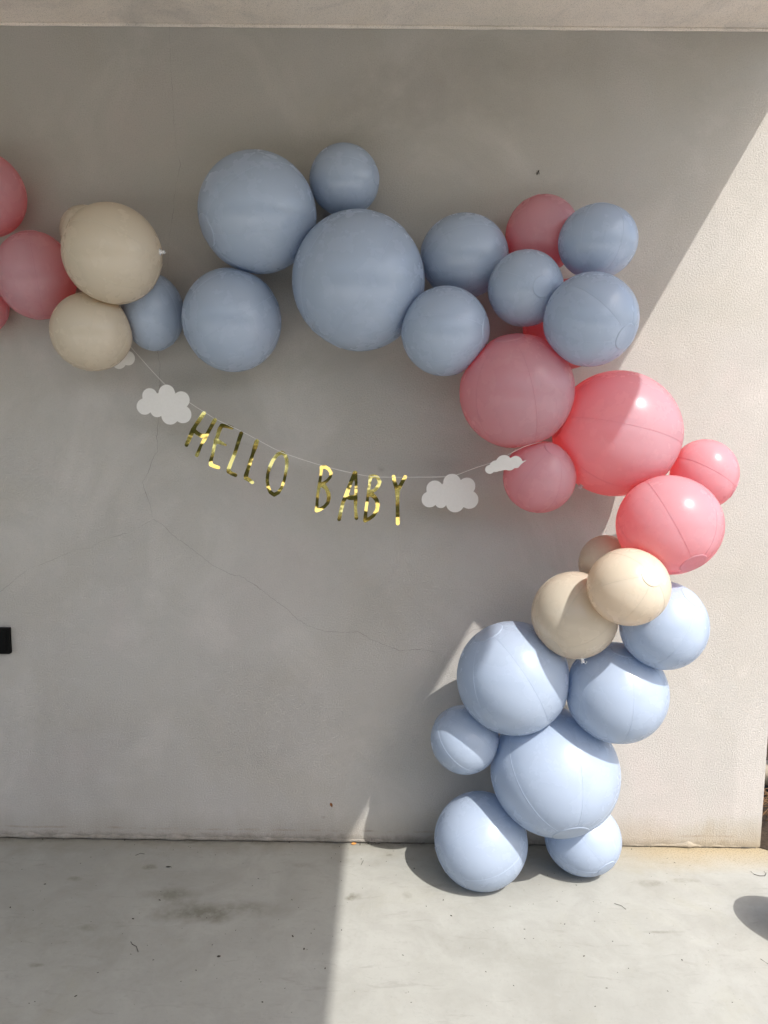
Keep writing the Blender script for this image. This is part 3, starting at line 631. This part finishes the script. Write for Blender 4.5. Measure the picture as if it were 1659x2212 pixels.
twig('curled_twig', [(1.352, -.162, .003), (1.356, -.178, .002), (1.372, -.187, .002), (1.392, -.186, .002), (1.402, -.172, .003), (1.398, -.165, .005)], .0009, 'thin curled twig on the sunlit floor near the right edge')
twig('bent_twig', [(-.79, -.585, .002), (-.78, -.60, .004), (-.765, -.607, .003), (-.752, -.63, .002)], .0009, 'thin bent twig on the shaded floor at lower left')
twig('short_twig', [(-.936, -.114, .002), (-.92, -.103, .004), (-.905, -.104, .002)], .0008, 'short twig on the shaded floor near the wall')
twig('joint_twig', [(-.13, -.008, .004), (-.10, -.012, .014), (-.085, -.014, .009)], .0006, 'hair-thin twig beside the orange leaf')
twig('floor_twig', [(.79, -.36, .002), (.81, -.372, .003), (.82, -.39, .002)], .0007, 'short thin twig on the sunlit floor right of the balloons')
twig('slanted_twig', [(1.16, -.62, .002), (1.172, -.645, .003), (1.19, -.665, .002)], .0007, 'slanted thin twig on the sunlit floor at lower right')
twig('straight_twig', [(-.085, -.155, .002), (-.077, -.125, .003)], .0006, 'straight twig on the sunlit floor just below the wall foot')
bit('dark_leaf', leaf_mesh(.02, .007), (-.79, -.185, .002), (0, .0, .1), M_TWIG, 'small dark leaf lying on the shaded floor', 'leaf')
bit('round_leaf', leaf_mesh(.012, .008), (-.50, -.645, .002), (0, .0, .3), M_TWIG, 'tiny round dark leaf low on the shaded floor', 'leaf')
# grit: countless specks
rnd = random.Random(4); V = []; Fc = []
for i in range(330):
    x = rnd.uniform(-1.7, 1.44); y = -rnd.random() ** (2.4 if i % 2 else 1.0) * .95 - .006
    s = rnd.uniform(.0006, .0017) * (1.7 if rnd.random() < .08 else 1); a = rnd.uniform(0, 6.28); e = rnd.uniform(1, 2.6)
    m = len(V); c, d = math.cos(a), math.sin(a)
    for k in range(5):
        t = k * 2 * math.pi / 5; px, py = s * e * math.cos(t), s * math.sin(t) * rnd.uniform(.7, 1.2); V.append((x + px * c - py * d, y + px * d + py * c, .0006))
    V.append((x, y, .0006 + s * .8))
    Fc += [(m + k, m + (k + 1) % 5, m + 5) for k in range(5)]
tag(link('floor_grit', mesh('floor_grit', V, Fc, False), M_TWIG), kind='stuff', label='fine dark grit and leaf crumbs scattered over the floor', cat=None)
# dark leaf litter clump in the joint
V = []; Fc = []
for i in range(90):
    x = rnd.gauss(-.055, .022); y = -abs(rnd.gauss(0, .007)) - .003; z = abs(rnd.gauss(0, .008)) * math.exp(-((x + .045) / .03) ** 2) + .001
    s = rnd.uniform(.0015, .004); m = len(V)
    for k in range(4): V.append((x + rnd.uniform(-s, s), y + rnd.uniform(-s, s) * .6, z + rnd.uniform(-s, s) * .6 + s * .5))
    Fc += [(m, m + 1, m + 2), (m, m + 2, m + 3), (m, m + 3, m + 1), (m + 1, m + 3, m + 2)]
tag(link('litter_clump', mesh('litter_clump', V, Fc, False), M_TWIG), kind='stuff', label='dark mossy litter in the joint under the sunlit wedge')

# ------------------------------------------------------------------ garden seen past the wall's end
def rock(name, loc, s, mat, label, seed):
    bm = bmesh.new(); bmesh.ops.create_icosphere(bm, subdivisions=4, radius=1)
    for v in bm.verts:
        k = 1 + .25 * noise.noise(v.co * 1.3 + Vector((seed, 0, 0))) + .08 * noise.noise(v.co * 4 + Vector((0, seed, 0)))
        v.co = Vector((v.co.x * s[0], v.co.y * s[1], v.co.z * s[2])) * k
    o = link(name, from_bm(name, bm, True), mat, None, loc); tag(o, label, 'rock' if 'rock' in name else 'boulder'); return o
rock('garden_rock', (1.94, .52, .30), (.17, .16, .10), M_PALE, 'lower white rock behind the end of the wall', 1)
rock('garden_rock', (1.97, .60, .475), (.18, .16, .085), M_PALE, 'upper white rock behind the end of the wall', 2)
rock('garden_rock', (1.90, .46, .165), (.15, .13, .07), M_DARKROCK, 'dark rock under the white ones behind the wall end', 3)
v, f = tube([(1.60, .62, .06), (1.75, .5, .07), (1.95, .36, .075), (2.2, .2, .09)], [.045, .055, .06, .06], 20)
tag(link('driftwood_log', mesh('driftwood_log', v, f), M_LOG), 'pale weathered log end beyond the corner of the wall', 'log')
V = []; Fc = []
for i in range(260):
    x = rnd.uniform(1.58, 1.9); y = rnd.uniform(.12, .42); a = rnd.uniform(-.9, .9); L = rnd.uniform(.06, .14)
    p = [(x, y, rnd.uniform(0, .03)), (x + L * .5 * math.cos(a), y + L * .5 * math.sin(a), rnd.uniform(.02, .055)), (x + L * math.cos(a), y + L * math.sin(a), rnd.uniform(0, .02))]
    addv, addf = tube(p, .0012, 3); m = len(V); V += addv; Fc += [tuple(k + m for k in q) for q in addf]
tag(link('straw', mesh('straw', V, Fc, False), M_STRAW), kind='stuff', label='brown straw heaped on the soil past the wall end')

# invented hedge behind the viewer, added for the foil letters to mirror
V = []; Fc = []
for i in range(46000):
    x = rnd.uniform(-12, 12); z = rnd.uniform(0, 4.2); y = -10.5 + rnd.gauss(0, .35) - .3 * noise.noise((x * .6, z, 0)) * 2
    if z > 3.7 + .35 * noise.noise((x * .9, 3, 0)): continue
    s = rnd.uniform(.05, .11); n = Vector((rnd.gauss(0, 1), rnd.gauss(0, 1), rnd.gauss(0, 1))).normalized(); a = n.orthogonal().normalized(); b = n.cross(a)
    c = Vector((x, y, z)); m = len(V); V += [c - a * s, c - b * s * .5, c + a * s, c + b * s * .5]; Fc.append((m, m + 1, m + 2, m + 3))
tag(link('hedge', mesh('hedge', V, Fc, False), M_LEAF), kind='stuff', label='invented green hedge behind the viewer, added for the foil letters to mirror')
